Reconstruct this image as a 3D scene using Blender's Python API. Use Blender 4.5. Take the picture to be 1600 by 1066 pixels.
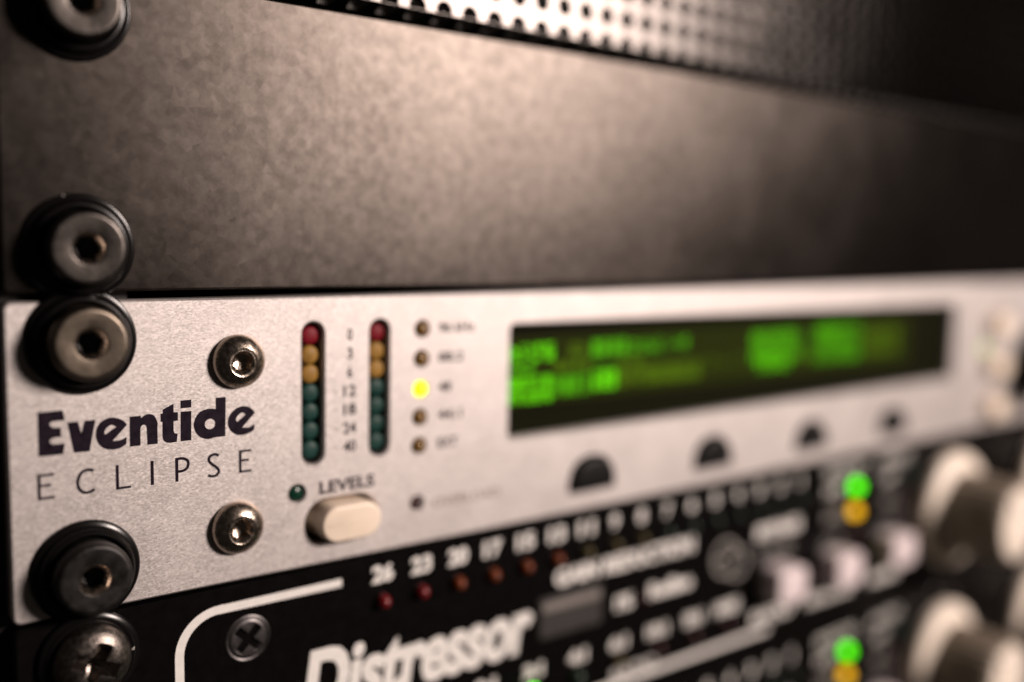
import bpy, math, random
from mathutils import Vector, Matrix
from mathutils.geometry import tessellate_polygon

S = 0.001                      # the script measures in millimetres
scn = bpy.context.scene
for o in list(bpy.data.objects):
    bpy.data.objects.remove(o)
random.seed(7)

# ------------------------------------------------------------------ camera
YAW, PITCH, ROLL = 0.66654, -0.10352, 0.0203
fw = Vector((math.sin(YAW)*math.cos(PITCH), math.cos(YAW)*math.cos(PITCH), math.sin(PITCH)))
r0 = Vector((math.cos(YAW), -math.sin(YAW), 0)); u0 = r0.cross(fw)
rt = math.cos(ROLL)*r0 + math.sin(ROLL)*u0; up = rt.cross(fw)
cam = bpy.data.objects.new('camera', bpy.data.cameras.new('camera'))
scn.collection.objects.link(cam); scn.camera = cam
M = Matrix((rt, up, -fw)).transposed().to_4x4()
M.translation = Vector((-26.756, -141.522, 53.771))*S
cam.matrix_world = M
cam.data.sensor_width = 36; cam.data.sensor_fit = 'HORIZONTAL'
cam.data.lens = 1537.06/1600*36
cam.data.clip_start = 0.005; cam.data.clip_end = 20
cam.data.dof.use_dof = True
cam.data.dof.focus_distance = 0.1438
cam.data.dof.aperture_fstop = 4.2
cam.data.dof.aperture_blades = 0

# ------------------------------------------------------------------ light
world = bpy.data.worlds.new('World'); scn.world = world; world.use_nodes = True
bg = world.node_tree.nodes['Background']
bg.inputs[0].default_value = (1.0, 0.86, 0.76, 1); bg.inputs[1].default_value = 0.012

def area(name, loc, target, size, power, col):
    d = bpy.data.lights.new(name, 'AREA'); d.shape = 'DISK'; d.size = size; d.energy = power; d.color = col
    o = bpy.data.objects.new(name, d); scn.collection.objects.link(o)
    o.location = Vector(loc)*S
    o.rotation_euler = (Vector(target)-Vector(loc)).to_track_quat('-Z', 'Y').to_euler()
    return o
area('key_lamp', (524, -613, 273), (80, 0, 60), 0.20, 9.0, (1.0, 0.842, 0.768))

vs = scn.view_settings
vs.view_transform = 'Standard'; vs.look = 'None'; vs.exposure = 0; vs.gamma = 1
scn.render.engine = 'CYCLES'
scn.cycles.max_bounces = 8

# ------------------------------------------------------------------ materials
def new_mat(name):
    m = bpy.data.materials.new(name); m.use_nodes = True
    nt = m.node_tree; return m, nt, nt.nodes['Principled BSDF']

def plain(name, col, rough=0.5, metal=0.0, bump=0.0, bscale=3000, var=0.0, vscale=300, emit=None, estr=0, coat=0, spec=None):
    m, nt, b = new_mat(name)
    b.inputs['Base Color'].default_value = (*col, 1)
    b.inputs['Roughness'].default_value = rough; b.inputs['Metallic'].default_value = metal
    if spec is not None: b.inputs['Specular IOR Level'].default_value = spec
    if coat: b.inputs['Coat Weight'].default_value = coat; b.inputs['Coat Roughness'].default_value = 0.15
    tc = nt.nodes.new('ShaderNodeTexCoord')
    if var:
        n = nt.nodes.new('ShaderNodeTexNoise'); n.inputs['Scale'].default_value = vscale; n.inputs['Detail'].default_value = 4
        nt.links.new(tc.outputs['Object'], n.inputs['Vector'])
        mp = nt.nodes.new('ShaderNodeMapRange')
        mp.inputs['From Min'].default_value = .3; mp.inputs['From Max'].default_value = .7
        mp.inputs['To Min'].default_value = 1-var; mp.inputs['To Max'].default_value = 1+var
        nt.links.new(n.outputs['Fac'], mp.inputs['Value'])
        vm = nt.nodes.new('ShaderNodeVectorMath'); vm.operation = 'SCALE'; vm.inputs[0].default_value = col
        nt.links.new(mp.outputs[0], vm.inputs['Scale']); nt.links.new(vm.outputs[0], b.inputs['Base Color'])
        mr = nt.nodes.new('ShaderNodeMath'); mr.operation = 'MULTIPLY'; mr.inputs[1].default_value = rough
        nt.links.new(mp.outputs[0], mr.inputs[0]); nt.links.new(mr.outputs[0], b.inputs['Roughness'])
    if bump:
        n = nt.nodes.new('ShaderNodeTexNoise'); n.inputs['Scale'].default_value = bscale; n.inputs['Detail'].default_value = 3
        nt.links.new(tc.outputs['Object'], n.inputs['Vector'])
        bp = nt.nodes.new('ShaderNodeBump'); bp.inputs['Strength'].default_value = bump; bp.inputs['Distance'].default_value = 0.00008
        nt.links.new(n.outputs['Fac'], bp.inputs['Height']); nt.links.new(bp.outputs[0], b.inputs['Normal'])
    if emit:
        b.inputs['Emission Color'].default_value = (*emit, 1); b.inputs['Emission Strength'].default_value = estr
    return m

def node(nt, t, **kw):
    n = nt.nodes.new(t)
    for k, v in kw.items():
        if k in n.inputs: n.inputs[k].default_value = v
        else: setattr(n, k, v)
    return n

def flakes(nt, tc, scale, amount, stretch=(1, 1, 1)):
    """random tilt of the normal per tiny grain"""
    L = nt.links.new
    mp = node(nt, 'ShaderNodeMapping'); mp.inputs['Scale'].default_value = stretch
    L(tc.outputs['Object'], mp.inputs['Vector'])
    vo = node(nt, 'ShaderNodeTexVoronoi', Scale=scale); L(mp.outputs[0], vo.inputs['Vector'])
    sb = node(nt, 'ShaderNodeVectorMath', operation='SUBTRACT'); sb.inputs[1].default_value = (.5, .5, .5); L(vo.outputs['Color'], sb.inputs[0])
    sc = node(nt, 'ShaderNodeVectorMath', operation='SCALE'); sc.inputs['Scale'].default_value = amount; L(sb.outputs[0], sc.inputs[0])
    ge = node(nt, 'ShaderNodeNewGeometry')
    ad = node(nt, 'ShaderNodeVectorMath', operation='ADD'); L(ge.outputs['Normal'], ad.inputs[0]); L(sc.outputs[0], ad.inputs[1])
    no = node(nt, 'ShaderNodeVectorMath', operation='NORMALIZE'); L(ad.outputs[0], no.inputs[0])
    return no.outputs[0], vo.outputs['Color']

def speckle(nt, tc, scale, size, keep, colour, to):
    """sparse dust specks or nicks mixed over a colour"""
    L = nt.links.new
    nz = node(nt, 'ShaderNodeTexNoise', Scale=scale*6); L(tc.outputs['Object'], nz.inputs['Vector'])
    ad = node(nt, 'ShaderNodeVectorMath', operation='MULTIPLY_ADD'); ad.inputs[1].default_value = (.35/scale,)*3
    L(nz.outputs['Color'], ad.inputs[0]); L(tc.outputs['Object'], ad.inputs[2])
    vo = node(nt, 'ShaderNodeTexVoronoi', Scale=scale); L(ad.outputs[0], vo.inputs['Vector'])
    sp = node(nt, 'ShaderNodeSeparateColor'); L(vo.outputs['Color'], sp.inputs[0])
    k = node(nt, 'ShaderNodeMath', operation='LESS_THAN'); k.inputs[1].default_value = keep; L(sp.outputs[0], k.inputs[0])
    rs = node(nt, 'ShaderNodeMath', operation='MULTIPLY'); rs.inputs[1].default_value = size*2; L(sp.outputs[1], rs.inputs[0])
    d = node(nt, 'ShaderNodeMath', operation='LESS_THAN'); L(vo.outputs['Distance'], d.inputs[0]); L(rs.outputs[0], d.inputs[1])
    f = node(nt, 'ShaderNodeMath', operation='MULTIPLY'); L(k.outputs[0], f.inputs[0]); L(d.outputs[0], f.inputs[1])
    mx = node(nt, 'ShaderNodeMix', data_type='RGBA'); L(f.outputs[0], mx.inputs['Factor'])
    if isinstance(colour, tuple): mx.inputs['A'].default_value = (*colour, 1); mx.inputs[6].default_value = (*colour, 1)
    else: L(colour, mx.inputs[6])
    mx.inputs[7].default_value = (*to, 1)
    return mx.outputs[2]

def dusty(mat, col, scale=260, size=.05, keep=.35, to=(.35, .32, .30)):
    nt = mat.node_tree; b = nt.nodes['Principled BSDF']; tc = nt.nodes['Texture Coordinate']
    src = b.inputs['Base Color'].links[0].from_socket if b.inputs['Base Color'].links else col
    nt.links.new(speckle(nt, tc, scale, size, keep, src, to), b.inputs['Base Color'])

def lobe(nt, colour, normal, rough, share, specks=None, smudge=None):
    """diffuse base under a rough metallic reflection"""
    L = nt.links.new
    if specks: colour = speckle(nt, *specks, colour, (.022, .018, .016))
    out = nt.nodes['Material Output']; nt.nodes.remove(nt.nodes['Principled BSDF'])
    df = node(nt, 'ShaderNodeBsdfDiffuse'); gl = node(nt, 'ShaderNodeBsdfAnisotropic', distribution='BECKMANN', Roughness=rough)
    mx = node(nt, 'ShaderNodeMixShader'); mx.inputs[0].default_value = share
    for q in (df, gl):
        L(colour, q.inputs['Color'])
        if normal: L(normal, q.inputs['Normal'])
    if smudge:
        nz = node(nt, 'ShaderNodeTexNoise', Scale=smudge[1], Detail=5, Distortion=1.2); L(smudge[0].outputs['Object'], nz.inputs['Vector'])
        mr = node(nt, 'ShaderNodeMapRange'); mr.inputs['From Min'].default_value = .35; mr.inputs['From Max'].default_value = .65
        mr.inputs['To Min'].default_value = rough-smudge[2]; mr.inputs['To Max'].default_value = rough+smudge[2]*.6
        L(nz.outputs['Fac'], mr.inputs['Value']); L(mr.outputs[0], gl.inputs['Roughness'])
    L(df.outputs[0], mx.inputs[1]); L(gl.outputs[0], mx.inputs[2]); L(mx.outputs[0], out.inputs['Surface'])

def scaled_ramp(nt, sock, lo, hi, col):
    mp = node(nt, 'ShaderNodeMapRange'); mp.inputs['From Min'].default_value = .3; mp.inputs['From Max'].default_value = .7
    mp.inputs['To Min'].default_value = lo; mp.inputs['To Max'].default_value = hi
    nt.links.new(sock, mp.inputs['Value'])
    vm = node(nt, 'ShaderNodeVectorMath', operation='SCALE'); vm.inputs[0].default_value = col
    nt.links.new(mp.outputs[0], vm.inputs['Scale']); return vm.outputs[0]

def aluminium():
    m, nt, b = new_mat('blasted_aluminium'); L = nt.links.new
    tc = node(nt, 'ShaderNodeTexCoord')
    nrm, cell = flakes(nt, tc, 1, .115, (2700, 2700, 6600))
    w = node(nt, 'ShaderNodeTexNoise', Scale=150, Detail=6); L(tc.outputs['Object'], w.inputs['Vector'])
    g = node(nt, 'ShaderNodeTexNoise', Scale=2600, Detail=4); L(tc.outputs['Object'], g.inputs['Vector'])
    ad = node(nt, 'ShaderNodeMath', operation='MULTIPLY_ADD'); ad.inputs[1].default_value = .35
    L(w.outputs['Fac'], ad.inputs[0])
    hf = node(nt, 'ShaderNodeMath', operation='MULTIPLY'); hf.inputs[1].default_value = .65; L(g.outputs['Fac'], hf.inputs[0])
    L(hf.outputs[0], ad.inputs[2])
    lobe(nt, scaled_ramp(nt, ad.outputs[0], .485, .64, (1.0, .922, .888)), nrm, .55, .55, smudge=(tc, 70, .022), specks=(tc, 75, .018, .25))
    return m

def mottled(name, lo, hi, rough, scale, share, fl=.035):
    m, nt, b = new_mat(name); L = nt.links.new
    tc = node(nt, 'ShaderNodeTexCoord')
    nrm, cell = flakes(nt, tc, scale*1.7, fl)
    n = node(nt, 'ShaderNodeTexNoise', Scale=scale, Detail=3, Roughness=.6); L(tc.outputs['Object'], n.inputs['Vector'])
    n2 = node(nt, 'ShaderNodeTexNoise', Scale=scale*.11, Detail=4); L(tc.outputs['Object'], n2.inputs['Vector'])
    mx = node(nt, 'ShaderNodeMath', operation='MULTIPLY_ADD'); mx.inputs[1].default_value = .45
    L(n2.outputs['Fac'], mx.inputs[0]); L(n.outputs['Fac'], mx.inputs[2])
    cr = node(nt, 'ShaderNodeValToRGB')
    cr.color_ramp.elements[0].position = .52; cr.color_ramp.elements[0].color = (*lo, 1)
    cr.color_ramp.elements[1].position = .92; cr.color_ramp.elements[1].color = (*hi, 1)
    L(mx.outputs[0], cr.inputs['Fac'])
    lobe(nt, cr.outputs[0], nrm, rough, share, specks=(tc, 120, .05, .12), smudge=(tc, 45, .014))
    return m

def pane_mat():
    m = bpy.data.materials.new('display_glass'); m.use_nodes = True; nt = m.node_tree; nt.nodes.clear()
    out = nt.nodes.new('ShaderNodeOutputMaterial'); mix = nt.nodes.new('ShaderNodeMixShader')
    t = nt.nodes.new('ShaderNodeBsdfTransparent'); g = nt.nodes.new('ShaderNodeBsdfGlossy')
    t.inputs[0].default_value = (.93, .95, .92, 1); g.inputs['Roughness'].default_value = .03
    lw = nt.nodes.new('ShaderNodeLayerWeight'); pw = nt.nodes.new('ShaderNodeMath'); pw.operation = 'POWER'; pw.inputs[1].default_value = 5
    nt.links.new(lw.outputs['Facing'], pw.inputs[0]); fr = nt.nodes.new('ShaderNodeMath'); fr.operation = 'MULTIPLY_ADD'; fr.inputs[1].default_value = .6; fr.inputs[2].default_value = .02
    nt.links.new(pw.outputs[0], fr.inputs[0])
    nt.links.new(fr.outputs[0], mix.inputs[0]); nt.links.new(t.outputs[0], mix.inputs[1]); nt.links.new(g.outputs[0], mix.inputs[2])
    nt.links.new(mix.outputs[0], out.inputs[0]); return m

ALU = aluminium()
GREY = mottled('grey_anodised_steel', (.037, .0315, .0278), (.060, .0515, .0458), .375, 430, .90, .014)
VENT = mottled('vent_steel', (.062, .056, .053), (.070, .064, .060), .31, 300, .96, .008)
BACK = plain('vent_filter_sheet', (.30, .28, .26), .7, 0.0, var=.1)
BLACKP = plain('black_panel_paint', (.0035, .003, .003), .28, 0, bump=.03, bscale=2600, var=.15, vscale=500, spec=.12)
RAIL = plain('black_rail_paint', (.012, .010, .010), .55, 0, bump=.2, bscale=1800)
CHAS = plain('chassis_steel', (.05, .05, .05), .5, .8, var=.1)
INK = plain('dark_ink', (.012, .007, .014), .45, 0, spec=.12, bump=.08, bscale=4000, var=.25, vscale=900)
GINK = plain('grey_ink', (.22, .17, .15), .5, 0, var=.1, vscale=900)
WINK = plain('white_ink', (.84, .81, .77), .5, 0, bump=.05, bscale=3500, var=.06, vscale=900)
DINK = plain('dim_ink', (.30, .28, .26), .5, 0, var=.1, vscale=900)
RUB = plain('black_plastic_washer', (.0045, .004, .004), .22, 0, bump=.04, bscale=1500, spec=.3)
STEEL = plain('bronzed_steel', (.150, .124, .098), .38, 1, bump=.35, bscale=5200, var=.12, vscale=700)
GSTEEL = plain('grey_steel', (.075, .067, .061), .34, 1, bump=.3, bscale=3000, var=.12, vscale=700)
BOX = plain('black_oxide', (.035, .033, .032), .45, .9, bump=.5, bscale=5200, var=.2, vscale=900)
SOCK = plain('worn_socket', (.55, .47, .40), .30, 1, bump=.3, bscale=2600, var=.2, vscale=1500)
NICK = plain('nickel', (.50, .42, .35), .25, 1, bump=.35, bscale=2600, var=.2, vscale=1500)
PANS = plain('worn_black_screw', (.16, .14, .125), .36, 1, bump=.5, bscale=4200, var=.2, vscale=1500)
CREAM = plain('cream_plastic', (.90, .76, .61), .38, 0, bump=.03, bscale=2500, var=.03, vscale=400)
IVORY = plain('ivory_knob', (.88, .78, .67), .35, 0, bump=.03, bscale=2500, var=.04, vscale=300)
PINK = plain('pale_button', (.76, .66, .67), .4, 0, var=.03, vscale=400)
KEYB = plain('black_key', (.006, .0055, .0055), .4, 0, bump=.05, bscale=2500, spec=.2)
GRIP = plain('shaded_ivory_grip', (.24, .195, .15), .45, 0, var=.05, vscale=300)  # ivory grip, darkened: the shade on its unlit side is in the colour
SCR2 = plain('grey_cross_screw', (.10, .092, .092), .42, .9, bump=.3, bscale=4200, var=.15, vscale=900)
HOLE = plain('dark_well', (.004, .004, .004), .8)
BADGE = plain('grey_badge', (.06, .055, .052), .4, .3, var=.1, vscale=900)
BADGEL = plain('badge_edge', (.30, .27, .25), .4, .4, var=.1, vscale=900)
L_RED = plain('red_lens', (.17, .005, .012), .5, 0, spec=.2, bump=.3, bscale=3200, var=.15, vscale=900)
L_AMB = plain('amber_lens', (.30, .165, .035), .5, 0, spec=.2, bump=.3, bscale=3200, var=.18, vscale=900)
L_GRN = plain('green_lens', (.010, .046, .038), .5, 0, spec=.25, bump=.3, bscale=3200, var=.18, vscale=900)
L_DAMB = plain('dim_amber_lens', (.17, .085, .008), .25, 0, var=.2, vscale=1500)
L_DKR = plain('dark_red_lens', (.035, .003, .004), .25)
L_DKG = plain('dark_green_lens', (.004, .035, .02), .25)
L_DRED = plain('dim_red_lens', (.15, .007, .010), .2)
L_DORG = plain('dim_orange_lens', (.17, .032, .005), .2)
L_DYEL = plain('dim_yellow_lens', (.07, .052, .012), .25)
L_DGRN = plain('dim_green_lens', (.014, .03, .02), .25)
E_YEL = plain('lit_yellow', (.6, .5, .02), .3, emit=(1, .93, 0), estr=2.2)
E_GRN = plain('lit_green', (.02, .12, .0), .3, emit=(.09, .90, .004), estr=3.2)
E_PGRN = plain('lit_pale_green', (.4, .6, .2), .3, emit=(.42, .75, .12), estr=.8)
E_AMB = plain('lit_amber', (.15, .08, .0), .3, emit=(1, .50, .0), estr=1.9)
LCDB = plain('display_back', (.006, .006, .002), .6, 0, spec=.05, emit=(.02, .014, 0), estr=.12)
LCDG = plain('display_backlight', (.008, .008, .002), .6, spec=.05, emit=(.016, .020, 0), estr=1.0)
PX = [plain('pixel_bright', (.01, .03, .0), .5, spec=.1, emit=(.17, .88, 0), estr=1.0),
      plain('pixel_medium', (.01, .02, .0), .5, spec=.1, emit=(.10, .52, 0), estr=1.0),
      plain('pixel_dim', (.01, .01, .0), .5, spec=.1, emit=(.10, .19, 0), estr=1.0)]
GLASS = pane_mat()
for q, c_ in ((BLACKP, (.0035, .003, .003)), (RUB, (.0045, .004, .004))): dusty(q, c_)
dusty(INK, (.012, .007, .014), 330, .05, .12, (.3, .26, .25))

# ------------------------------------------------------------------ builders
class B:
    """collects verts (mm, world) and faces of one mesh"""
    def __init__(s): s.v = []; s.f = []
    def add(s, vs, fs):
        n = len(s.v); s.v += [tuple(p) for p in vs]; s.f += [tuple(i+n for i in f) for f in fs]; return s

def link(o, parent):
    scn.collection.objects.link(o)
    if parent: o.parent = parent
    return o

def root_of(p):
    while p.parent: p = p.parent
    return p

def build(b, name, mat, parent, smooth=0.6, label=None, kind=None):
    og = Vector(root_of(parent)['origin_mm']) if parent else Vector((0, 0, 0))
    me = bpy.data.meshes.new(name)
    me.from_pydata([((x-og.x)*S, (y-og.y)*S, (z-og.z)*S) for x, y, z in b.v], [], b.f)
    me.update()
    if smooth:
        me.shade_smooth(); me.set_sharp_from_angle(angle=smooth)
    me.materials.append(mat)
    o = link(bpy.data.objects.new(name, me), parent)
    if label: o['label'] = label
    if kind: o['kind'] = kind
    return o

def thing(name, origin, label, cat, group=None):
    o = bpy.data.objects.new(name, None); scn.collection.objects.link(o)
    o.location = Vector(origin)*S; o['origin_mm'] = origin; o.empty_display_size = .01
    o['label'] = label; o['category'] = cat
    if group: o['group'] = group
    return o

def rrect(x0, x1, z0, z1, r, n=6):
    pts = []
    for cx, cz, a in ((x1-r, z1-r, 0), (x0+r, z1-r, 90), (x0+r, z0+r, 180), (x1-r, z0+r, 270)):
        for i in range(n+1):
            t = math.radians(a+90*i/n); pts.append((cx+r*math.cos(t), cz+r*math.sin(t)))
    return pts                                     # counter-clockwise

def circ(x, z, r, n=32): return [(x+r*math.cos(2*math.pi*i/n), z+r*math.sin(2*math.pi*i/n)) for i in range(n)]

def inset(loop, d):
    """offset a closed ccw loop inwards by d"""
    n = len(loop); out = []
    for i in range(n):
        p0, p1, p2 = Vector(loop[i-1]), Vector(loop[i]), Vector(loop[(i+1) % n])
        e1 = (p1-p0).normalized(); e2 = (p2-p1).normalized()
        n1 = Vector((-e1.y, e1.x)); n2 = Vector((-e2.y, e2.x)); m = (n1+n2)
        m = m/max(m.dot(n1), .2) if m.length > 1e-6 else n1
        out.append((p1.x+m.x*d, p1.y+m.y*d))
    return out

def cap(b, loops, y, flip=False):
    pts = [p for l in loops for p in l]
    tri = tessellate_polygon([[Vector((x, z, 0)) for x, z in l] for l in loops])
    b.add([(x, y, z) for x, z in pts], [tuple(reversed(t)) if flip else tuple(t) for t in tri])

def slab(outer, holes, y0, y1, bev, b=None):
    """plate between y0 (front) and y1 (back); outlines ccw; chamfered front edges"""
    b = b or B()
    fo = inset(outer, bev); fh = [inset(h, -bev) for h in holes]
    cap(b, [fo]+fh, y0)
    for lp, fl, s in [(outer, fo, 1)]+[(h, g, -1) for h, g in zip(holes, fh)]:
        n = len(lp)
        vs_ = [(x, y0, z) for x, z in fl]+[(x, y0+bev, z) for x, z in lp]+[(x, y1, z) for x, z in lp]
        fs = []
        for i in range(n):
            j = (i+1) % n
            for k in (0, n):
                q = (k+i, k+n+i, k+n+j, k+j); fs.append(q if s > 0 else q[::-1])
        b.add(vs_, fs)
    cap(b, [outer]+holes, y1, True)
    return b

def key(outer, y0, y1, rnd, b=None, steps=4):
    """solid cap with a rounded front edge, from y1 (back) out to y0 (front)"""
    b = b or B(); n = len(outer); rings = [(outer, y1)]
    for i in range(steps+1):
        t = i/steps*math.pi/2
        rings.append((inset(outer, rnd*(1-math.cos(t))), y0+rnd*(1-math.sin(t))))
    vs_ = [(x, y, z) for lp, y in rings for x, z in lp]; fs = []
    for k in range(len(rings)-1):
        for i in range(n):
            j = (i+1) % n; fs.append((k*n+i, k*n+j, (k+1)*n+j, (k+1)*n+i))
    fs.append(tuple((len(rings)-1)*n+i for i in range(n)))
    return b.add(vs_, fs)

def hexr(a):  # radius multiplier of a hexagon with inscribed radius 1
    return lambda t: 1/math.cos(((t+a+math.pi/6) % (math.pi/3))-math.pi/6)
def crossr(w, a):  # phillips cross with arm length 1 and arm half width w
    def f(t):
        c = abs(math.cos(t+a))+1e-6; s = abs(math.sin(t+a))+1e-6
        return max(min(1/c, w/s), min(w/c, 1/s))
    return f

def lathe(prof, x, z, n=48, b=None, close=True):
    """prof: (radius, y[, radius function]); revolved about the axis through (x, z)"""
    b = b or B(); vs_ = []; fs = []
    for e in prof:
        fn = e[2] if len(e) > 2 else None
        for i in range(n):
            t = 2*math.pi*i/n; r = e[0]*(fn(t) if fn else 1)
            vs_.append((x+r*math.cos(t), e[1], z+r*math.sin(t)))
    for k in range(len(prof)-1):
        for i in range(n):
            j = (i+1) % n; fs.append((k*n+i, k*n+j, (k+1)*n+j, (k+1)*n+i))
    if close: fs.append(tuple((len(prof)-1)*n+i for i in range(n)))
    return b.add(vs_, fs)

def ribbon(pts, w, y, b=None, closed=False):
    b = b or B(); n = len(pts); P = [Vector(p) for p in pts]; vs_ = []
    for i in range(n):
        a = P[i-1] if (i or closed) else P[i]; c = P[(i+1) % n] if (i < n-1 or closed) else P[i]
        e1 = (P[i]-a); e2 = (c-P[i])
        if e1.length < 1e-9: e1 = e2
        if e2.length < 1e-9: e2 = e1
        e1 = e1.normalized(); e2 = e2.normalized()
        n1 = Vector((-e1.y, e1.x)); m = n1+Vector((-e2.y, e2.x)); m = m/max(m.dot(n1), .3)
        for s in (.5, -.5): q = P[i]+m*w*s; vs_.append((q.x, y, q.y))
    fs = [(2*i, 2*i+1, (2*i+3) % (2*n), (2*i+2) % (2*n)) for i in range(n if closed else n-1)]
    return b.add(vs_, fs)

def smoothloop(pts, sub=6, closed=True):
    """catmull-rom through points; a third element 1 marks a corner"""
    n = len(pts); out = []
    for i in range(n if closed else n-1):
        p1 = pts[i]; p2 = pts[(i+1) % n]
        p0 = pts[i-1] if (closed or i) else p1; p3 = pts[(i+2) % n] if (closed or i < n-2) else p2
        k1 = len(p1) > 2; k2 = len(p2) > 2
        a, b_ = Vector(p1[:2]), Vector(p2[:2])
        if k1 and k2: out.append(tuple(a)); continue
        m1 = (b_-Vector(p0[:2]))*.5 if not k1 else None
        m2 = (Vector(p3[:2])-a)*.5 if not k2 else None
        if m1 is None: m1 = (b_-a)*1.5-m2*.5
        if m2 is None: m2 = (b_-a)*1.5-m1*.5
        for s in range(sub):
            t = s/sub
            q = a*(2*t**3-3*t*t+1)+m1*(t**3-2*t*t+t)+b_*(-2*t**3+3*t*t)+m2*(t**3-t*t)
            out.append(tuple(q))
    if not closed: out.append(tuple(pts[-1][:2]))
    return out

PRINT = -0.03
def text(parent, name, s, mat, x0, z0, h, width=None, shear=0, bold=0, align='L', sp=1.0, y=PRINT, b=None, heavy=0):
    """printed word; h = height of its outline; z0 = bottom; width squeezes it"""
    cu = bpy.data.curves.new('t', 'FONT'); cu.body = s; cu.size = 1; cu.offset = bold; cu.shear = shear; cu.space_character = sp
    cu.resolution_u = 4; cu.fill_mode = 'FRONT'
    ob = bpy.data.objects.new('t', cu); scn.collection.objects.link(ob)
    dg = bpy.context.evaluated_depsgraph_get(); me = bpy.data.meshes.new_from_object(ob.evaluated_get(dg))
    vv = [v.co.copy() for v in me.vertices]; ff = [tuple(p.vertices) for p in me.polygons]
    bpy.data.objects.remove(ob); bpy.data.curves.remove(cu); bpy.data.meshes.remove(me)
    ax = min(v.x for v in vv); bx_ = max(v.x for v in vv); az = min(v.y for v in vv); bz = max(v.y for v in vv)
    kz = h/(bz-az); kx = width/(bx_-ax) if width else kz
    w = (bx_-ax)*kx; ox = x0 if align == 'L' else x0-w/2
    bb = b or B()
    bb.add([(ox+(v.x-ax)*kx, y, z0+(v.y-az)*kz) for v in vv], ff)
    if heavy: bb.add([(ox+(v.x-ax)*kx+heavy, y-.004, z0+(v.y-az)*kz+heavy*.4) for v in vv], ff)
    if b is None: return build(bb, name, mat, parent, smooth=0)

def copy_tree(o, parent=None):
    c = o.copy(); scn.collection.objects.link(c); c.parent = parent
    for ch in list(o.children): copy_tree(ch, c)
    return c

def arc(cx, cz, rx, rz, a0, a1, n=16):
    return [(cx+rx*math.cos(math.radians(a0+(a1-a0)*i/n)), cz+rz*math.sin(math.radians(a0+(a1-a0)*i/n))) for i in range(n+1)]

# ------------------------------------------------------------------ shared fasteners
HX = 9.6
def mounting_screw(root, z, mat, label, angle=.2, ytop=-5.0, sock=1.45):
    HX = 9.6+random.uniform(-.15, .15); ytop += random.uniform(-.25, .2)
    prof = [(3.0, .4), (4.6, -.6), (5.05, -1.2), (5.05, ytop+.8), (4.98, ytop+.45), (4.8, ytop+.2), (4.55, ytop+.05), (4.3, ytop)]
    n = 22
    for i in range(1, n):
        k = i/n; prof.append((4.3+(sock*1.5-4.3)*k, ytop+.10*k*k+(.010 if i % 2 else 0)))
    prof.append((sock*1.5, ytop+.12))
    hd = lathe(prof, HX, z, 96, close=False)
    o = build(hd, 'mounting_screw', mat, root, .45, label)
    ws = lathe([(7.3, -.05), (7.3, -.45), (7.1, -.7), (6.6, -.82), (6.4, -1.0), (6.25, -1.75), (5.95, -2.05), (5.65, -2.1), (5.4, -1.9), (5.15, -1.25), (4.72, -1.0), (3.2, -.9)],
               HX, z, 72, close=False)
    build(ws, 'washer', RUB, o, .5)
    so = lathe([(sock*1.5, ytop+.12), (sock*1.42, ytop+.24), (sock*1.24, ytop+.65), (sock*1.04, ytop+1.25, hexr(angle)), (sock, ytop+1.45, hexr(angle))], HX, z, 96, close=False)
    build(so, 'socket_rim', SOCK, o, .5)
    build(lathe([(sock, ytop+1.45, hexr(angle)), (sock*.98, ytop+3.5, hexr(angle)), (.1, ytop+3.9)], HX, z, 96), 'socket', BOX, o, .5)
    return o

def led(root, name, x, z, r, mat, y0=0, h=1.3, label=None):
    prof = [(r, y0+.6), (r, y0-h*.25)]
    for i in range(1, 7):
        t = i/6*math.pi/2*.97
        prof.append((r*math.cos(t), y0-h*.25-(h*.75)*math.sin(t)))
    return build(lathe(prof, x, z, 24), name, mat, root, 1.0, label)

def box(x0, x1, y0, y1, z0, z1, b=None):
    b = b or B()
    v = [(x, y, z) for x in (x0, x1) for y in (y0, y1) for z in (z0, z1)]
    return b.add(v, [(0, 1, 3, 2), (4, 6, 7, 5), (0, 4, 5, 1), (2, 3, 7, 6), (0, 2, 6, 4), (1, 5, 7, 3)])

U = 44.45; W = 482.6
def chassis(root, z0, y0=22):
    return build(box(20, W-20, y0, 210, z0+1.5, z0+U-1.5), 'chassis', CHAS, root, 0)

# ================================================================== rack frame
rk = thing('rack_frame', (0, 0, -U*2), 'black painted steel rack rail down the left edge behind the panels', 'rack')
b = slab([(-14, -U*2-20), (17, -U*2-20), (17, U*4), (-14, U*4)], [], 3.3, 5.6, .3)
build(b, 'rail', RAIL, rk, .5)
build(box(-18, -14.2, -2, 220, -U*2-20, U*4), 'side_wall', RAIL, rk, 0)
b = slab([(W-17, -U*2-20), (W+14, -U*2-20), (W+14, U*4), (W-17, U*4)], [], 3.3, 5.6, .3)
build(b, 'rail', RAIL, rk, .5)
build(box(W+14.2, W+18, -2, 220, -U*2-20, U*4), 'side_wall', RAIL, rk, 0)
build(box(-18, W+18, 220.2, 224, -U*2-20, U*4), 'back_wall', RAIL, rk, 0)

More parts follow.
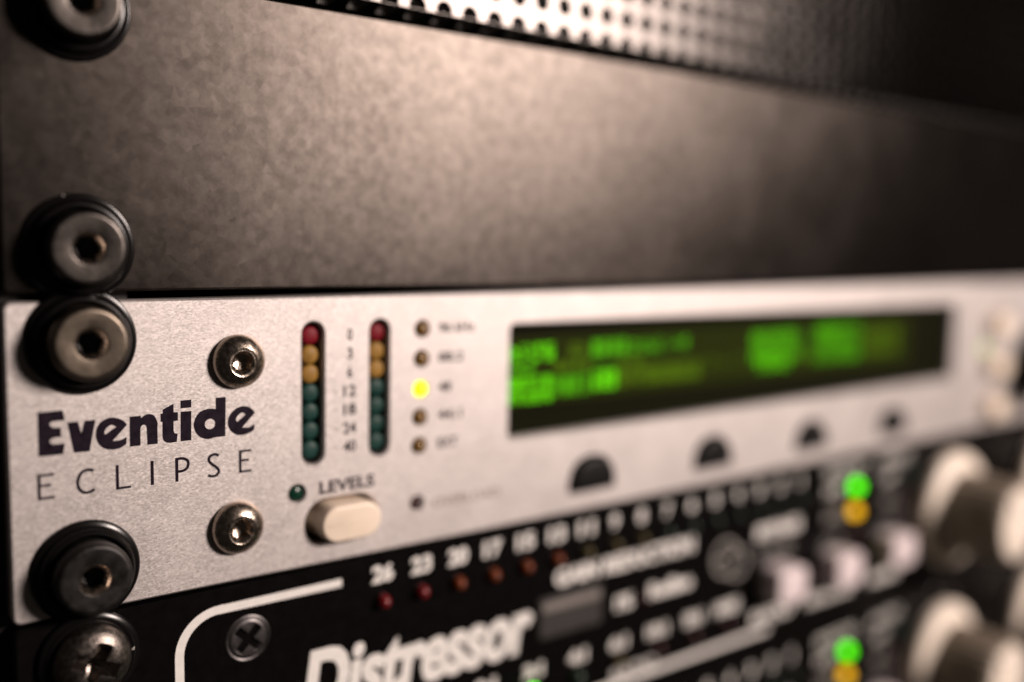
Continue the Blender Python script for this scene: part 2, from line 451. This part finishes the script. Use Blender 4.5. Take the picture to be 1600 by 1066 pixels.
# ================================================================== vent panel on top
vt = thing('vent_panel', (0, 0, 2*U), 'perforated steel vent panel at the very top of the picture', 'vent panel')
def vent():
    b = B(); px, pz = 5.32, 4.86; nx, nz = 87, 8; x0 = 7.54; z0 = 2*U+2.5; rh = 1.6; n = 16; th = 1.4
    for ix in range(nx):
        for iz in range(nz):
            cx = x0+px*(ix+.5); cz = 2*U+2.75+pz*iz
            bx0, bx1 = cx-px/2, cx+px/2
            bz0 = cz-pz/2 if iz else z0-.25; bz1 = cz+pz/2 if iz < nz-1 else 3*U-.4
            sq = []; ci = []
            for i in range(n):
                t = 2*math.pi*i/n+math.pi/n*0
                c, s = math.cos(t), math.sin(t)
                kx = ((bx1-cx) if c > 0 else (cx-bx0))/max(abs(c), 1e-6); kz = ((bz1-cz) if s > 0 else (cz-bz0))/max(abs(s), 1e-6)
                k = min(kx, kz); sq.append((cx+k*c, cz+k*s)); ci.append((cx+rh*c, cz+rh*s))
            # true corners
            co = [(cx+(x-cx)*1.08, cz+(z-cz)*1.08) for x, z in ci]
            if not iz:
                ci = [(x, max(z, z0-.15)) for x, z in ci]; co = [(x, max(z, z0-.2)) for x, z in co]
            vs_ = [(x, 0, z) for x, z in sq]+[(x, 0, z) for x, z in co]+[(x, .12, z) for x, z in ci]+[(x, th, z) for x, z in ci]
            fs = []
            for i in range(n):
                j = (i+1) % n
                for k in range(3): fs.append((k*n+i, k*n+j, (k+1)*n+j, (k+1)*n+i))
            m = len(vs_)
            cor = [(bx1, bz1), (bx0, bz1), (bx0, bz0), (bx1, bz0)]
            for q in cor:
                # triangle filling the corner between neighbours
                best = sorted(range(n), key=lambda i: (sq[i][0]-q[0])**2+(sq[i][1]-q[1])**2)
                ang = math.atan2(q[1]-cz, q[0]-cx) % (2*math.pi)
                i = int(ang/(2*math.pi/n)) % n; j = (i+1) % n
                vs_.append((q[0], 0, q[1])); fs.append((i, len(vs_)-1, j))
            b.add(vs_, fs)
    # the plate folds back under the first row: webs between the holes, then a lip
    for ix in range(nx+1):
        cx = x0+px*ix; h0 = px/2-rh
        b.add([(cx-h0, 0, z0-.15), (cx+h0, 0, z0-.15), (cx+h0*1.1, 1.3, z0-1.1), (cx-h0*1.1, 1.3, z0-1.1), (cx-h0*1.5, 2.6, z0-1.5), (cx+h0*1.5, 2.6, z0-1.5)], [(0, 3, 2, 1), (3, 4, 5, 2)])
    b.add([(0, 2.6, z0-1.5), (W, 2.6, z0-1.5), (W, 9, z0-1.6), (0, 9, z0-1.6)], [(0, 3, 2, 1)])
    # side margins
    xe = x0+px*nx
    b.add([(0, 0, z0), (x0, 0, z0), (x0, 0, 3*U-.4), (0, 0, 3*U-.4)], [(0, 1, 2, 3)])
    b.add([(xe, 0, z0), (W, 0, z0), (W, 0, 3*U-.4), (xe, 0, 3*U-.4)], [(0, 1, 2, 3)])
    return b
build(vent(), 'perforated_plate', VENT, vt, .5)
build(box(17.5, W-17.5, 6.6, 7.2, 2*U+2, 3*U-2), 'filter_sheet', BACK, vt, 0)
build(box(20, W-20, 9.5, 60, 2*U+2, 3*U-2), 'duct', CHAS, vt, 0)

# ================================================================== plain grey panel
bl = thing('blank_panel', (0, 0, U), 'plain mottled grey metal rack panel between vent and silver unit', 'rack panel')
GZ0, GZ1 = U+.95, 2*U-.3
build(slab(rrect(0, W, GZ0, GZ1, .6, 3), [circ(HX, U+6.35, 3.4), circ(HX, U+38.1, 3.4)], 0, 3.2, .35), 'faceplate', GREY, bl, .5)
mounting_screw(bl, U+6.95, GSTEEL, 'grey hex socket screw', .5)
mounting_screw(bl, U+38.9, GSTEEL, 'grey hex socket screw', .1)
chassis(bl, U, 30)

# ================================================================== silver effects processor
fx = thing('effects_processor', (0, 0, 0), 'silver aluminium effects processor with glowing green display and level meters', 'effects unit')
MZ = [37.75-3.08*i for i in range(7)]                       # meter lamps
SL = [(44.45, 3.75), (56.6, 3.65)]                          # slots: centre x, width
KEYS = [(269.0, 31.0), (269.0, 18.6), (269.0, 6.2)]
LEDS = [(64.95, 38.1), (64.85, 32.95), (64.8, 27.7), (64.6, 22.75), (64.5, 17.75)]
SOFT = [(105.6, 7.5), (142.0, 7.4), (178.4, 7.3), (214.8, 7.2)]
def obround(cx, cz, w, h, n=12): return rrect(cx-w/2, cx+w/2, cz-h/2, cz+h/2, min(w, h)/2-.001, n)
def dshape(cx, cz, w, h, n=14):
    pts = [(cx-w/2, cz-h/2+.5), (cx-w/2+.4, cz-h/2), (cx+w/2-.4, cz-h/2), (cx+w/2, cz-h/2+.5)]
    pts += [(cx+w/2*math.cos(t)**.75 if math.cos(t) > 0 else cx-w/2*abs(math.cos(t))**.75, cz-h/2+1.6+(h-1.6)*math.sin(t)) for t in [math.pi*i/n for i in range(n+1)]]
    return pts
holes = [rrect(x-w/2, x+w/2, 17.0, 40.0, w/2-.01, 10) for x, w in SL]
holes += [circ(x, z, 1.35, 24) for x, z in LEDS]
holes += [circ(41.6, 12.6, 1.4, 24), circ(64.2, 7.65, 1.2, 24), circ(262.6, 24.2, 1.3, 20)]
holes += [obround(49.7, 7.2, 13.3, 7.7)]
holes += [rrect(84.2, 244.6, 16.7, 38.1, 1.0, 5)]
holes += [dshape(x, z, 12.0, 7.2) for x, z in SOFT]
holes += [obround(x, z, 11.4, 7.6) for x, z in KEYS]
holes += [circ(HX, 6.35, 3.4), circ(HX, 38.1, 3.4), circ(31.9, 34.6, 2.2), circ(31.5, 8.95, 2.2)]
build(slab(rrect(0, W, .35, U-.3, 1.1, 5), holes, 0, 3.0, .28), 'faceplate', ALU, fx, .5)
chassis(fx, 0)
mounting_screw(fx, 38.7, STEEL, 'bronze coloured hex socket screw', .35)
mounting_screw(fx, 6.35, BOX, 'black hex socket screw', .1)
def button_screw(x, z, a):
    prof = [(4.05, -.05), (4.12, -.35), (4.08, -.6)]
    for i in range(1, 9):
        t = math.radians(8+i*6.3); prof.append((4.15*math.cos(t)*1.0, -.35-2.35*math.sin(t)))
    prof += [(2.0, -2.30), (1.74, -2.32), (1.40, -2.0, hexr(a)), (1.32, -1.9, hexr(a)), (1.28, -.6, hexr(a)), (.05, -.2)]
    return build(lathe(prof, x, z, 72), 'button_head_screw', NICK, fx, .5)
button_screw(31.9, 34.6, .25); button_screw(31.5, 8.95, .05)

# brand word, heavy rounded letters
BZ = 23.25; c = 1
GL = [
 ([(3.82,6.05,c),(7.02,6.07,c),(7.22,4.64,c),(5.72,4.64),(5.3,4.27),(5.68,3.78,c),(6.71,3.72,c),(6.71,2.4,c),(5.66,2.38),(5.24,1.95),(5.64,1.47,c),(7.16,1.48,c),(6.92,0.02,c),(3.8,0,c)], []),
 ([(7.55,4.32,c),(8.92,4.33,c),(9.33,2.62,c),(9.8,4.35,c),(11.22,4.35,c),(10.36,0,c),(8.28,0,c)], []),
 ([(15.46,3.2,c),(14.78,3.98),(13.5,4.45),(12.3,4.2),(11.46,3.36),(11.2,2.16),(11.5,1.0),(12.28,.18),(13.3,-.12),(14.5,0),(15.34,.52,c),(15.36,1.5,c),(14.6,1.12),(13.45,1.1,c)], [[(14.0,3.06,c),(13.4,3.38),(12.82,3.16),(12.42,2.64),(12.44,2.12,c)]]),
 ([(15.84,4.34,c),(17.4,4.33,c),(17.44,4.0,c),(18.3,4.46),(19.23,4.2),(19.72,3.2),(19.73,2.6,c),(19.73,0,c),(18.27,0,c),(18.2,2.4,c),(18.06,2.84),(17.78,2.96),(17.46,2.8),(17.32,2.3,c),(17.28,0,c),(15.8,0,c)], []),
 ([(20.2,4.35,c),(20.52,4.36,c),(20.54,4.95,c),(22.1,5.65,c),(22.1,4.38,c),(22.72,4.34,c),(22.71,3.1,c),(22.07,3.08,c),(22.06,1.7,c),(22.2,1.3),(22.63,1.18,c),(22.5,-.04,c),(21.3,-.04),(20.66,.3),(20.43,1.0,c),(20.46,3.14,c),(20.2,3.15,c)], []),
 ([(23.13,6.02,c),(24.72,6.03,c),(24.71,4.87,c),(23.13,4.86,c)], []),
 ([(23.12,4.36,c),(24.7,4.35,c),(24.65,-.02,c),(23.07,-.04,c)], []),
 ([(28.43,6.0,c),(29.98,5.99,c),(29.86,0,c),(28.14,-.02,c),(26.95,-.12),(25.74,.5),(25.1,1.72),(25.16,2.84),(25.88,3.96),(27.08,4.42),(28.41,4.3,c)], [circ(27.5, 2.1, .79, 28)]),
 ([(34.6,3.14,c),(33.86,4.0),(32.75,4.36),(31.56,4.08),(30.54,3.1),(30.26,1.86),(30.7,.74),(31.63,.02),(32.67,-.1),(33.83,.16),(34.48,.57,c),(34.5,1.44,c),(33.6,1.0),(32.56,1.08,c)], [[(33.06,3.0,c),(32.58,3.34),(31.9,3.0),(31.55,2.4),(31.8,2.04,c)]]),
]
b = B()
for out, hs in GL:
    lo = [(x, z+BZ) for x, z in smoothloop(out, 7)]
    lh = [[(x, z+BZ) for x, z in smoothloop(h, 7)] if len(h) < 20 else [(x, z+BZ) for x, z in h] for h in hs]
    cap(b, [lo]+lh, PRINT)
build(b, 'brand_lettering', INK, fx, 0, 'heavy dark brand word')
# thin model word
b = B(); w = .385; t = 20.64; m_ = 17.46
def E_(x, ww):
    ribbon([(x, t+w/2), (x, m_-w/2)], w*1.1, PRINT, b)
    for z, l in ((t, ww), (19.2, ww*.78), (m_, ww)): ribbon([(x+w*.55, z), (x+l, z)], w*.9, PRINT, b)
E_(3.75, 1.95)
ribbon(smoothloop([(10.8,20.48),(9.95,20.66),(9.15,20.28),(8.68,19.15),(8.88,18.1),(9.5,17.52),(10.25,17.5),(10.88,17.8)], 6, False), w*1.05, PRINT, b)
ribbon([(14.0, t+w/2), (14.0, m_-w/2)], w*1.1, PRINT, b); ribbon([(14.0+w*.55, m_), (15.85, m_)], w*.9, PRINT, b)
ribbon([(18.87, t+w/2), (18.87, m_-w/2)], w*1.15, PRINT, b)
ribbon([(22.44, t+w/2), (22.44, m_-w/2)], w*1.15, PRINT, b)
ribbon(smoothloop([(22.62,20.64,c),(23.3,20.64),(23.98,20.3),(24.16,19.74),(23.95,19.12),(23.4,18.8),(22.62,18.76,c)], 6, False), w*1.05, PRINT, b)
ribbon(smoothloop([(28.82,20.42),(28.15,20.68),(27.42,20.4),(27.28,19.8),(27.75,19.2),(28.45,18.62),(28.8,18.0),(28.4,17.45),(27.75,17.36),(27.12,17.58)], 6, False), w*1.05, PRINT, b)
E_(32.17, 1.8)
build(b, 'model_lettering', INK, fx, 0, 'thin dark model word')

# level meters
for x, w_ in SL:
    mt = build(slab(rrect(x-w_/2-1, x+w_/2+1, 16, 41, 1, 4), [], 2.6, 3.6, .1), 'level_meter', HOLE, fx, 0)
    for i, z in enumerate(MZ):
        mat = L_RED if i == 0 else L_AMB if i < 3 else L_GRN
        prof = [(1.5, 2.5), (1.5, 1.2)]+[(1.5*math.cos(q), 1.2-.45*math.sin(q)) for q in (.4, .75, 1.1, 1.4)]
        build(lathe(prof, x-.05, z, 28), 'meter_light', mat, mt, 1.0)
b = B()
for s, z in zip(('0', '3', '6', '12', '18', '24', '40'), MZ):
    text(None, '', s, None, 51.0, z-.95, 1.9, width=(.95 if len(s) == 1 else 2.35), align='C', b=b, bold=.02)
    if len(s) > 1: ribbon([(48.2, z), (48.75, z)], .16, PRINT, b)
build(b, 'meter_scale', INK, fx, 0)
for (x, z), s, w_, i in zip(LEDS, ('96 kHz', '88.2', '48', '44.1', 'EXT'), (7.6, 5.2, 2.7, 5.0, 4.2), range(5)):
    led(fx, 'status_light', x, z, 1.22, E_YEL if i == 2 else L_DAMB, y0=.5, h=1.1, label='lit yellow lamp' if i == 2 else None)
    text(fx, 'status_lettering', s, INK, 68.4, z-.8, 1.75, width=w_, bold=.025)
led(fx, 'levels_light', 41.6, 12.6, 1.3, L_DKG, y0=1.0, h=.9)
text(fx, 'levels_lettering', 'LEVELS', INK, 45.5, 11.9, 2.15, width=10.2, bold=.03)
build(key(obround(50.15, 7.2, 10.9, 6.0, 14), -2.7, 6, .55), 'levels_button', CREAM, fx, .9)
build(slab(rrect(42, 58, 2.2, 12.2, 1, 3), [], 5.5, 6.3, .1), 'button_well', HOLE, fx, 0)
led(fx, 'overload_light', 64.2, 7.65, 1.1, L_DKR, y0=.9, h=.9)
text(fx, 'overload_lettering', 'OVERLOAD', GINK, 67.6, 6.3, 1.75, width=14.6)

# display
dp = build(slab(rrect(82.5, 246.5, 15, 39.6, .5, 2), [], 2.7, 4, .1), 'display', LCDB, fx, 0, 'green lit text display')
px = [B(), B(), B()]
def block(x0, x1, z0, z1, lev, dens):
    """dot-matrix character cells, five dots wide and seven high, in lines"""
    d = .44; cw = d*6; ch = d*8
    lines = max(1, round((z1-z0)/ch)); cols = max(1, round((x1-x0)/cw))
    kz = (z1-z0)/(lines*ch); kx = (x1-x0)/(cols*cw)
    for ln in range(lines):
        for co in range(cols):
            q = min(1, dens*random.uniform(.75, 1.25))
            for i in range(5):
                for j in range(7):
                    if random.random() < q:
                        x = x0+(co*cw+i*d)*kx; z = z0+(ln*ch+j*d)*kz
                        px[lev].add([(x, 2.6, z), (x+d*kx*.92, 2.6, z), (x+d*kx*.92, 2.6, z+d*kz*.92), (x, 2.6, z+d*kz*.92)], [(0, 1, 2, 3)])
build(slab(rrect(85.0, 226, 22.2, 35.2, .3, 2), [], 2.64, 2.7, .01), 'backlight', LCDG, dp, 0)
block(85.8, 97.5, 30.6, 34.4, 0, .62); block(85.8, 92.5, 28.3, 30.6, 1, .7); block(85.0, 97.0, 22.6, 28.0, 0, .86)
block(97.0, 107, 23.4, 27.8, 1, .85); block(107.5, 114.5, 23.8, 28.4, 0, .95); block(101, 106, 30.8, 34.0, 2, .5)
block(107, 117.5, 30.4, 34.4, 1, .8); block(114.5, 122, 27.6, 30.4, 2, .6); block(118, 136, 30.6, 33.9, 1, .42); block(97.5, 107, 28.2, 30.4, 2, .8)
block(114.8, 140, 24.0, 28.6, 2, .85); block(140, 156, 25, 29.5, 2, .18)
block(157.5, 176, 26.2, 33.8, 1, .82); block(160, 172, 24.2, 28.4, 0, .45); block(182, 202, 24.8, 34.2, 1, .74); block(184, 190, 30.5, 34.2, 0, .5)
block(204, 220, 25, 33, 2, .62); block(176, 182, 25, 29, 2, .3)
for q, nme in zip(px, PX): build(q, 'display_pixels', nme, dp, 0, kind='stuff')
build(box(83.2, 245.8, 1.5, 1.9, 15.6, 39.2), 'glass', GLASS, dp, 0)

# soft keys with a tick above each
for x, z in SOFT:
    k_ = build(key(dshape(x, z, 11.0, 6.2), -1.3, 5, .5), 'soft_key', KEYB, fx, .8)
    build(ribbon([(x, z+4.6), (x, z+6.4)], .3, PRINT), 'key_tick', GINK, k_, 0)
for x, z in KEYS:
    build(key(obround(x, z, 9.4, 6.0, 12), -3.2, 6, .7), 'navigation_key', CREAM, fx, .9)
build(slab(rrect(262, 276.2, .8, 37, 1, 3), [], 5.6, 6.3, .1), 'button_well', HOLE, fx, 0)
led(fx, 'key_light', 262.6, 24.2, 1.25, E_PGRN, y0=.3, h=1.2, label='small pale green lamp')
kn = build(lathe([(11, -.1), (11.2, -2), (10.6, -2.6), (10.2, -13), (9.6, -14.4), (8.8, -14.9), (3, -14.7)], 293, 19, 48), 'data_knob', KEYB, fx, .5)

# ================================================================== black compressors
cp = thing('compressor', (0, 0, -U), 'black compressor with white lettering directly under the silver unit', 'compressor', 'black compressors')
def zz(v): return v
GRX = [57.35+7.85*i for i in range(16)]
build(slab(rrect(0, W, -U+.3, -.35, .9, 4), [circ(HX, -6.35, 3.4), circ(HX, -38.1, 3.4)], 0, 3.0, .35), 'faceplate', BLACKP, cp, .5)
chassis(cp, -U)
def pan_screw(z, a):
    prof = [(5.1, -.9), (5.35, -1.3), (5.3, -1.6)]
    for i in range(1, 10):
        q = math.radians(5+i*5.0); prof.append((5.4*math.cos(q), -1.4-2.9*math.sin(q)))
    f = crossr(.31, a)
    prof += [(3.3, -3.72), (3.2, -3.7, f), (3.0, -3.3, f), (2.3, -2.2, f), (1.3, -1.4, f), (.05, -1.0)]
    o = build(lathe(prof, HX, z, 160), 'mounting_screw', PANS, cp, .6, 'domed cross head screw')
    build(lathe([(6.9, -.05), (6.9, -.5), (6.7, -.8), (6.2, -.95), (5.9, -1.25), (5.4, -1.2), (4.8, -1.0), (3, -.9)], HX, z, 72, close=False), 'washer', RUB, o, .5)
pan_screw(-6.35, .45); pan_screw(-38.1, .1)
def flat_screw(x, z, a):
    f = crossr(.27, a)
    prof = [(3.75, -.02), (3.72, -.12), (3.45, -.26), (3.2, -.16), (3.0, -.3), (2.75, -.40), (2.6, -.42), (2.5, -.38, f), (2.3, -.1, f), (1.5, 1.0, f), (.05, 1.5)]
    build(lathe(prof, x, z, 160), 'panel_screw', SCR2, cp, .6)
flat_screw(33.1, -9.2, .75); flat_screw(33.1, -35.3, .2)
# frame line
b = B()
ribbon([(49.6, -3.62), (28.6, -3.62)]+arc(28.6, -9.8, 6.2, 6.2, 90, 180, 12)+[(22.4, -32.6)]+arc(28.6, -32.6, 6.2, 6.2, 180, 270, 12)+[(165, -38.8)], 1.35, PRINT, b)
build(b, 'border_line', WINK, cp, 0, 'white rounded frame line')
b = B()
for x, s in zip(GRX, ('26', '23', '20', '17', '15', '13', '11', '9', '8', '7', '6', '5', '4', '3', '2', '1')):
    text(None, '', s, None, x, -5.15, 3.1, width=(4.1 if len(s) == 2 else 1.9 if s != '1' else .7), align='C', bold=.03, b=b, heavy=.22)
build(b, 'meter_lettering', WINK, cp, 0)
for i, x in enumerate(GRX):
    led(cp, 'meter_light', x, -8.4, 1.25, L_DRED if i < 2 else L_DORG if i < 6 else L_DYEL if i < 9 else L_DGRN, h=1.9)
text(cp, 'gain_reduction_lettering', 'GAIN REDUCTION', WINK, 96.6, -14.3, 3.4, width=40, bold=.03, heavy=.3)
b = B()
for i, dx in enumerate((0, .36)): text(None, '', 'Distressor', None, 42.3+dx, -25.7, 11.6, width=48.4, shear=.2, bold=.03, y=PRINT-.004*i, b=b)
build(b, 'name_lettering', WINK, cp, 0)
bd = build(slab(rrect(92.3, 109.2, -24.2, -16.0, .6, 3), [], -.6, 0, .4), 'badge', BADGE, cp, .4)
build(slab(rrect(93, 108.4, -18.6, -16.8, .2, 2), [], -.75, -.6, .1), 'badge_stripe', BADGEL, bd, .4)
text(cp, 'one_percent_lettering', '1%', WINK, 113.4, -23.0, 3.1, width=4.6, bold=.03, heavy=.3)
led(cp, 'redline_light', 121, -21.5, 1.3, L_DKR, h=1.6)
text(cp, 'redline_lettering', 'Redline', WINK, 123.4, -22.5, 3.2, width=13, bold=.03, heavy=.3)
for i, s in enumerate(('1:1', '2:1', '3:1', '4:1', '6:1', '10:1', '20:1', 'NUKE')):
    x = 68.2+11.58*i
    text(cp, 'ratio_lettering', s, WINK, x, -31.4, 2.7, width=(4.6 if i < 5 else 5.8 if i < 7 else 7.8), align='C', bold=.03, heavy=.3)
    led(cp, 'ratio_light', x, -34.1, 1.4, E_GRN if i == 2 else L_DGRN if i == 3 else L_DYEL if i == 4 else L_DKR, h=1.8, label='lit green lamp' if i == 2 else None)
text(cp, 'ratio_heading', 'RATIO', WINK, 113, -38.0, 2.5, width=13, bold=.01, y=PRINT*2)
b = B()
ribbon(arc(148.2, -18.0, 4.0, 4.0, 20, 330, 28), .8, PRINT, b); ribbon(arc(152.4, -20.0, 3.4, 3.4, -150, 150, 24), .8, PRINT, b); ribbon([(144.6, -18), (152, -18)], .8, PRINT, b)
build(b, 'maker_emblem', DINK, cp, 0)
text(cp, 'bypass_lettering', 'BYPASS', WINK, 159.2, -16.0, 3.2, width=16.5, bold=.03, heavy=.3)
text(cp, 'link_lettering', 'LINK', DINK, 161, -20.9, 2.6, width=13, bold=.01)
for x, z, s, w_ in ((165.4, -26.6, 'RATIO', 15), (188.8, -27.4, 'DETECTOR', 19), (213.8, -27.0, 'AUDIO', 14)):
    pb = build(key(rrect(x-5.4, x+5.4, z-4.0, z+4.4, 2.2, 6), -6.8, 0, .9), 'push_button', PINK, cp, .8)
    build(lathe([(7.0, -.02), (7.0, -.7), (6.5, -1.0), (5.2, -1.0)], x, z, 32, close=False), 'collar', KEYB, pb, .5)
    text(cp, 'button_lettering', s, WINK, x+1, -36.8, 3.0, width=w_, align='C', bold=.03, heavy=.35)
for i, z in enumerate((-8.4, -14.9, -21.2)):
    led(cp, 'detector_light', 198.9, z, 1.65, (E_GRN, E_AMB, L_DKR)[i], h=2.0, label=('lit green lamp', 'lit amber lamp', None)[i])
    led(cp, 'audio_light', 224.0, z, 1.5, (L_DKG, L_DKR, L_DKR)[i], h=2.0)
    text(cp, 'detector_lettering', ('HP', 'BAND', 'LINK')[i], DINK if i else WINK, 186.5, z-1.3, 2.7, width=(7, 9.5, 8)[i], bold=.015)
    text(cp, 'audio_lettering', ('HP', 'DIST 2', 'DIST 3')[i], DINK if i else WINK, 212.0, z-1.3, 2.7, width=(6, 9.5, 9.5)[i], bold=.012)
text(cp, 'detector_heading', 'DETECTOR', WINK, 186, -4.6, 2.6, width=17, bold=.015)
text(cp, 'audio_heading', 'AUDIO', WINK, 210.5, -4.6, 2.6, width=14, bold=.015)
def dial(x, z):
    k_ = build(lathe([(15.6, -1.6), (16.4, -2.2), (16.4, -4.2), (15.9, -5.0), (14.6, -5.6), (11.6, -6.4)], x, z, 64, close=False), 'rotary_knob', IVORY, cp, .5)
    n = 24
    fl = lambda q: 1-.025*(1+math.cos(q*n))
    build(lathe([(11.7, -6.3, fl), (11.2, -20.4, fl), (10.7, -21.6, fl), (9.8, -22.2)], x, z, 192), 'grip', GRIP, k_, .5)
    build(lathe([(9.9, -22.0), (9.8, -22.5), (9.2, -22.8)], x, z, 48), 'cap', IVORY, k_, .6)
    a = math.radians(125); ca, sa = math.cos(a), math.sin(a)
    build(ribbon([(x+3*ca, z+3*sa), (x+9.2*ca, z+9.2*sa)], 1.0, -22.85), 'pointer', INK, k_, 0)
    b = B()
    for i in range(11):
        q = math.radians(235-29*i); r1 = 18.2; r2 = 20.0
        ribbon([(x+r1*math.cos(q), z+r1*math.sin(q)), (x+r2*math.cos(q), z+r2*math.sin(q))], .8, PRINT, b)
    build(b, 'dial_marks', DINK, k_, 0)
for x in (243.5, 303.5): dial(x, -20.5)

c2 = copy_tree(cp)
c2.location = Vector((0, 0, -2*U))*S
c2['label'] = 'lower black compressor partly cut off at the bottom right of the picture'
for o in bpy.data.objects:
    if 'origin_mm' in o: del o['origin_mm']
